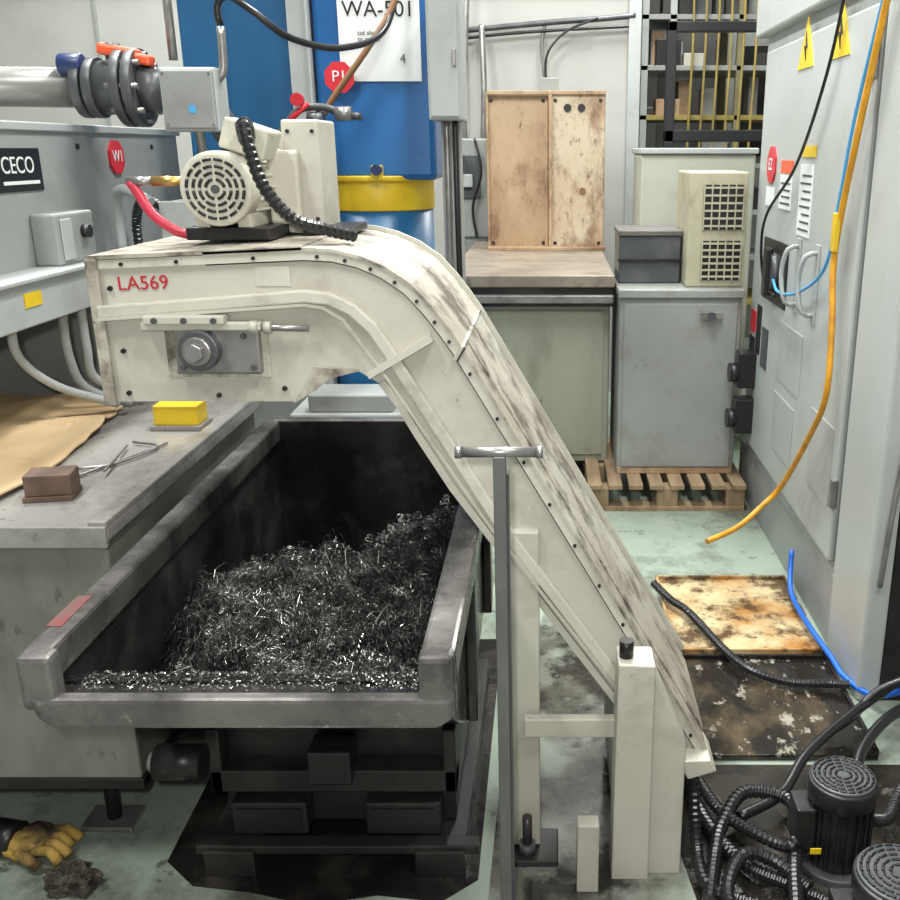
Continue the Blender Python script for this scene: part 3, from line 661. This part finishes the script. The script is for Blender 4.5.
for i in range(4): box(g,'label_line_b_%d'%i,xs-.0045,xs-.003,3.89,4.05-.02*(i%3),1.44+.026*i,1.447+.026*i,DGREY,0)
for i,(y,z) in enumerate([(3.80,2.02),(3.36,2.02)]):
    X=xs
    prism(g,'warning_triangle_%d'%i,[(y-.11,z-.08),(y+.11,z-.08),(y,z+.10)],X-.004,X-.0005,YEL,'x')
    prism(g,'warning_bolt_%d'%i,[(y-.008,z-.055),(y+.025,z+.0),(y+.002,z-.002),(y+.008,z+.05),(y-.025,z-.01),(y-.002,z-.008)],X-.007,X-.004,BLACK,'x')
box(g,'disconnect_plate',xs-.008,xs,3.84,4.27,1.03,1.29,BLACK,.004)
cyl(g,'disconnect_dial',(xs-.03,4.05,1.16),(xs,4.05,1.16),.08,DGREY,20)
box(g,'disconnect_lever',xs-.05,xs-.02,4.02,4.09,1.06,1.26,BLACK,.008)
for i,y in enumerate((3.68,3.42)):
    tube(g,'door_handle_%d'%i,[(xs,y,1.30),(xs-.045,y,1.29),(xs-.06,y+.02,1.20),(xs-.045,y,1.09),(xs,y,1.08)],.009,LGREY)
    box(g,'handle_plate_%d'%i,xs-.006,xs,y-.03,y+.03,1.05,1.33,LGREY,.002)
lab('inspection_panel_a',3.53,3.90,.74,.98,LGREY); lab('inspection_panel_b',3.58,3.92,.44,.68,LGREY); lab('inspection_panel_c',3.05,3.33,.48,.76,LGREY)
lab('nameplate_red',4.36,4.47,.84,.94,RED); lab('nameplate_black',4.25,4.34,.76,.98,BLACK); lab('nameplate_b',4.10,4.22,.72,.90,DGREY); lab('nameplate_c',4.36,4.47,.72,.82,BLACK)
for i,z in enumerate((.62,.40)):
    box(g,'plug_socket_%d'%i,XF-.11,XF-.02,4.30,4.39,z-.03,z+.14,BLACK,.01)
    cyl(g,'plug_cap_%d'%i,(XF-.145,4.34,z+.04),(XF-.10,4.34,z+.04),.045,BLACK,16)
for i,z in enumerate((.5,1.85)):
    box(g,'hinge_%d'%i,xs-.012,xs+.01,2.985,3.01,z,z+.1,STEEL,.003)
box(g,'nameplate_orange',XF-.003,XF,4.51,4.57,1.75,1.85,ORR,0)
tube(g,'side_pipe',[(1.02,2.585,.9),(1.0,2.59,.62),(.99,2.595,.4)],.008,STEEL)

g=G('orange_power_cable')
tube(g,'cable',[(.93,2.84,2.12),(.925,2.86,2.04),(.92,2.99,1.70),(.915,3.10,1.34),(.915,3.06,1.10),(.91,3.04,.88),(.90,3.16,.70),(.87,3.36,.45),(.80,3.37,.36),(.70,3.30,.305),(.572,3.2,.290)],.0105,ORC)
box(g,'cable_tag',.90,.915,3.07,3.11,1.34,1.46,YEL,.002)
g=G('light_blue_signal_cable')
tube(g,'cable',[(.93,2.88,2.1),(.925,3.05,1.75),(.92,3.12,1.50),(.91,3.18,1.28),(.90,3.45,1.16),(.91,3.8,1.11),(.93,4.0,1.14)],.006,LBLUE)
g=G('black_signal_cable')
tube(g,'cable',[(.93,3.25,2.2),(.925,3.4,1.9),(.92,3.7,1.6),(.90,4.05,1.40),(.90,4.12,1.25),(.92,4.1,1.10),(.92,3.9,1.08)],.006,BLACK)

# ------------------------------------------------------------------ floor stuff
g=G('rusty_drip_tray')
box(g,'pan',.42,.935,2.87,3.46,.002,.02,RTRAY,.003)
for i,a in enumerate([(.42,.43,2.87,3.46),(.925,.935,2.87,3.46),(.42,.935,2.87,2.88),(.42,.935,3.45,3.46)]): box(g,'lip_%d'%i,*a,.015,.035,RTRAY,.002)
g=G('oily_drip_tray')
box(g,'pan',.42,.93,2.30,2.84,.002,.02,BTRAY2,.003)
for i,a in enumerate([(.42,.43,2.30,2.84),(.92,.93,2.30,2.84),(.42,.93,2.83,2.84)]): box(g,'lip_%d'%i,*a,.015,.035,BTRAY,.002)
g=G('oil_puddle')
prism(g,'film',[(-.15,1.3),(.33,1.3),(.36,1.6),(.31,2.0),(.42,2.28),(.40,2.9),(.30,3.3),(.10,3.6),(-.02,3.2),(-.13,2.6)],.0005,.0025,OILF,'z')
prism(g,'film_near_pumps',[(.33,1.3),(1.6,1.3),(1.6,2.28),(.42,2.28),(.31,2.0),(.36,1.6)],.0005,.0025,OILD,'z')
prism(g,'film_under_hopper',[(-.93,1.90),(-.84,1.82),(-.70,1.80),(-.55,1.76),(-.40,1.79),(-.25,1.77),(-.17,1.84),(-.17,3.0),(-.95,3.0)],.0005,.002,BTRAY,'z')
def pump(name,cx,cy,r,h,cm):
    g=G(name)
    cyl(g,'base_flange',(cx,cy,0),(cx,cy,.02),r*1.15,DGREY,32,b=.003)
    cyl(g,'body',(cx,cy,.02),(cx,cy,h-.06),r*.86,cm,32,b=.004)
    for i in range(20):
        a=2*math.pi*i/20
        box(g,'fin_%d'%i,cx+r*.93*math.cos(a)-.0025,cx+r*.93*math.cos(a)+.0025,cy+r*.93*math.sin(a)-.004,cy+r*.93*math.sin(a)+.004,.03,h-.055,cm,0)
    cyl(g,'fan_cowl',(cx,cy,h-.06),(cx,cy,h-.008),r,cm,36,b=.006)
    cyl(g,'cowl_top',(cx,cy,h-.010),(cx,cy,h),r*.93,DGREY,36,b=.004)
    grille(g,(cx,cy,h),[(r*.22,6),(r*.38,10),(r*.54,14),(r*.7,18),(r*.84,22)],BLACK,'z',.0005,.0035)
    box(g,'terminal_box',cx-r*1.4,cx-r*.8,cy-.04,cy+.04,.07,h-.07,cm,.006)
    return g
PB=mat('pump_black',(.013,.013,.014),(.03,.03,.03),12,.4,.7,.35,.2)
g=pump('coolant_pump',.690,1.90,.080,.25,PB)
box(g,'yellow_sticker',.60,.625,1.81,1.812,.10,.115,YEL,0)
pump('coolant_pump',.722,1.60,.095,.235,PB)
g=G('flexible_conduit_bundle')
tube(g,'conduit_a',[(.34,2.46,.30),(.345,2.36,.20),(.37,2.26,.06),(.385,2.06,.03),(.456,1.87,.03),(.558,1.79,.03),(.66,1.72,.03)],.017,RUB,corr=True)
tube(g,'conduit_b',[(.33,1.99,.33),(.345,1.97,.25),(.35,1.90,.08),(.36,1.80,.03),(.42,1.74,.035),(.52,1.70,.04)],.016,RUB,corr=True)
tube(g,'conduit_c',[(.36,1.74,.03),(.40,1.90,.03),(.431,1.98,.05),(.50,2.07,.07),(.60,2.05,.07),(.613,1.96,.07),(.57,1.82,.06),(.536,1.65,.05)],.018,RUB,corr=True)
tube(g,'conduit_d',[(.38,2.2,.05),(.43,2.03,.05),(.50,1.93,.06),(.56,1.86,.08),(.585,1.86,.10)],.016,RUB,corr=True)
tube(g,'conduit_e',[(.43,1.62,.03),(.40,1.74,.05),(.45,1.84,.07),(.52,1.84,.06),(.59,1.76,.05)],.017,RUB,corr=True)
g=G('black_power_cables')
tube(g,'cable_a',[(1.15,2.55,.16),(1.06,2.52,.13),(.865,2.377,.10),(.70,2.22,.08),(.60,2.08,.06),(.475,2.0,.05)],.014,RUB)
tube(g,'cable_b',[(1.2,2.50,.10),(1.0,2.40,.09),(.86,2.25,.07),(.80,2.1,.06),(.775,2.0,.10)],.016,RUB)
tube(g,'cable_c',[(1.1,2.45,.20),(.96,2.44,.14),(.88,2.40,.08),(.80,2.36,.05)],.012,RUB)
tube(g,'cable_d',[(1.1,2.2,.03),(.95,2.15,.03),(.85,2.0,.05),(.79,1.95,.08)],.016,RUB,corr=True)
g=G('corrugated_floor_conduit')
tube(g,'conduit',[(.40,3.33,.06),(.45,3.2,.055),(.506,3.09,.055),(.616,2.76,.05),(.74,2.65,.045),(.88,2.634,.045),(.94,2.62,.05)],.015,RUB,corr=True)
g=G('blue_air_hose')
tube(g,'hose',[(.945,3.42,.16),(.935,3.38,.10),(.91,3.25,.055),(.91,3.0,.055),(.93,2.80,.05),(.945,2.68,.04),(1.0,2.56,.05),(1.10,2.5,.12),(1.3,2.5,.2)],.010,BLUEH)

g=G('worn_work_glove')
GL=mat('glove_yellow',(.42,.27,.06),(.05,.035,.02),10,.42,.6,.85,bump=.4)
def blob(name,c,s,m,seed=0,amp=.25,sub=4,parent=None):
    me=bpy.data.meshes.new(name); bm=bmesh.new(); bmesh.ops.create_icosphere(bm,subdivisions=sub,radius=1)
    for v in bm.verts:
        k=1+amp*noise.noise(v.co*2.2+Vector((seed,0,0)))+amp*.4*noise.noise(v.co*6+Vector((seed,5,0)))
        v.co=Vector((c[0]+v.co.x*s[0]*k,c[1]+v.co.y*s[1]*k,max(.003,c[2]+v.co.z*s[2]*k)))
    for f in bm.faces: f.smooth=True
    bm.to_mesh(me); bm.free(); return add(parent,name,me,m)
blob('palm',(-1.27,1.93,.035),(.06,.055,.035),GL,1,parent=g)
for i in range(4): tube(g,'finger_%d'%i,[(-1.24+.0*i,1.96-.025*i,.04),(-1.20,1.965-.027*i,.045),(-1.165-.01*(i%2),1.96-.03*i,.02)],.0125,GL)
tube(g,'thumb',[(-1.28,1.89,.04),(-1.25,1.865,.04),(-1.22,1.86,.02)],.013,GL)
tube(g,'cuff',[(-1.30,1.93,.04),(-1.37,1.94,.045)],.045,BLACK)
blob('chip_debris_clump',(-1.12,1.82,.02),(.055,.04,.035),mat('debris',(.16,.13,.10),(.05,.042,.035),40,.4,.6,.7,.2,bump=1),4,.5,5)

# ------------------------------------------------------------------ lights
def area(name,loc,size,sy,e,col=(1,1,1),rot=(0,0,0)):
    l=bpy.data.lights.new(name,'AREA'); l.shape='RECTANGLE'; l.size=size; l.size_y=sy; l.energy=e; l.color=col
    o=bpy.data.objects.new(name,l); S.collection.objects.link(o); o.location=loc; o.rotation_euler=rot; return o
TUBEM=mat('fluorescent_tube',(.95,1,.98),emit=3)
for i,(x,y,e) in enumerate([(-1.6,.6,95),(1.0,.6,95),(-1.8,3.4,135),(.2,3.2,135),(-1.8,6.0,120),(.6,5.8,130),(2.0,8.4,120)]):
    g=G('ceiling_light_fixture')
    box(g,'housing',x-.15,x+.15,y-.7,y+.7,4.3,4.38,LGREY,.01)
    cyl(g,'tube_a',(x-.07,y-.65,4.28),(x-.07,y+.65,4.28),.02,TUBEM,12)
    cyl(g,'tube_b',(x+.07,y-.65,4.28),(x+.07,y+.65,4.28),.02,TUBEM,12)
    box(g,'hanger',x-.02,x+.02,y-.02,y+.02,4.38,4.6,STEEL,0)
    area('fluorescent_lamp_%d'%i,(x,y,4.24),.3,1.3,e,(.99,1,.97))
fl=bpy.data.lights.new('camera_flash','POINT'); fl.energy=80; fl.shadow_soft_size=.03; fl.color=(1,.99,.95)
fo=bpy.data.objects.new('camera_flash',fl); S.collection.objects.link(fo); fo.location=(-.06,-.02,1.74)
w=bpy.data.worlds.new('World'); S.world=w; w.use_nodes=True
w.node_tree.nodes['Background'].inputs[0].default_value=(.79,.8,.77,1); w.node_tree.nodes['Background'].inputs[1].default_value=.42

# ------------------------------------------------------------------ camera
cd=bpy.data.cameras.new('camera'); cam=bpy.data.objects.new('camera',cd); S.collection.objects.link(cam)
cd.sensor_width=36; cd.lens=36*950/900; cd.shift_x=-100/900; cd.clip_start=.02
cam.location=(0,0,1.65); cam.rotation_euler=(math.radians(90)-math.atan(300/950),0,0)
S.camera=cam

bpy.context.view_layer.update()
for e,ch in groups.values():
    lo=Vector((1e9,)*3); hi=Vector((-1e9,)*3)
    for o in ch:
        for v in o.data.vertices:
            for k in range(3):
                lo[k]=min(lo[k],v.co[k]); hi[k]=max(hi[k],v.co[k])
    e.location=((lo.x+hi.x)/2,(lo.y+hi.y)/2,lo.z)
    for o in ch:
        o.parent=e; o.matrix_parent_inverse=Matrix.Translation(-e.location)
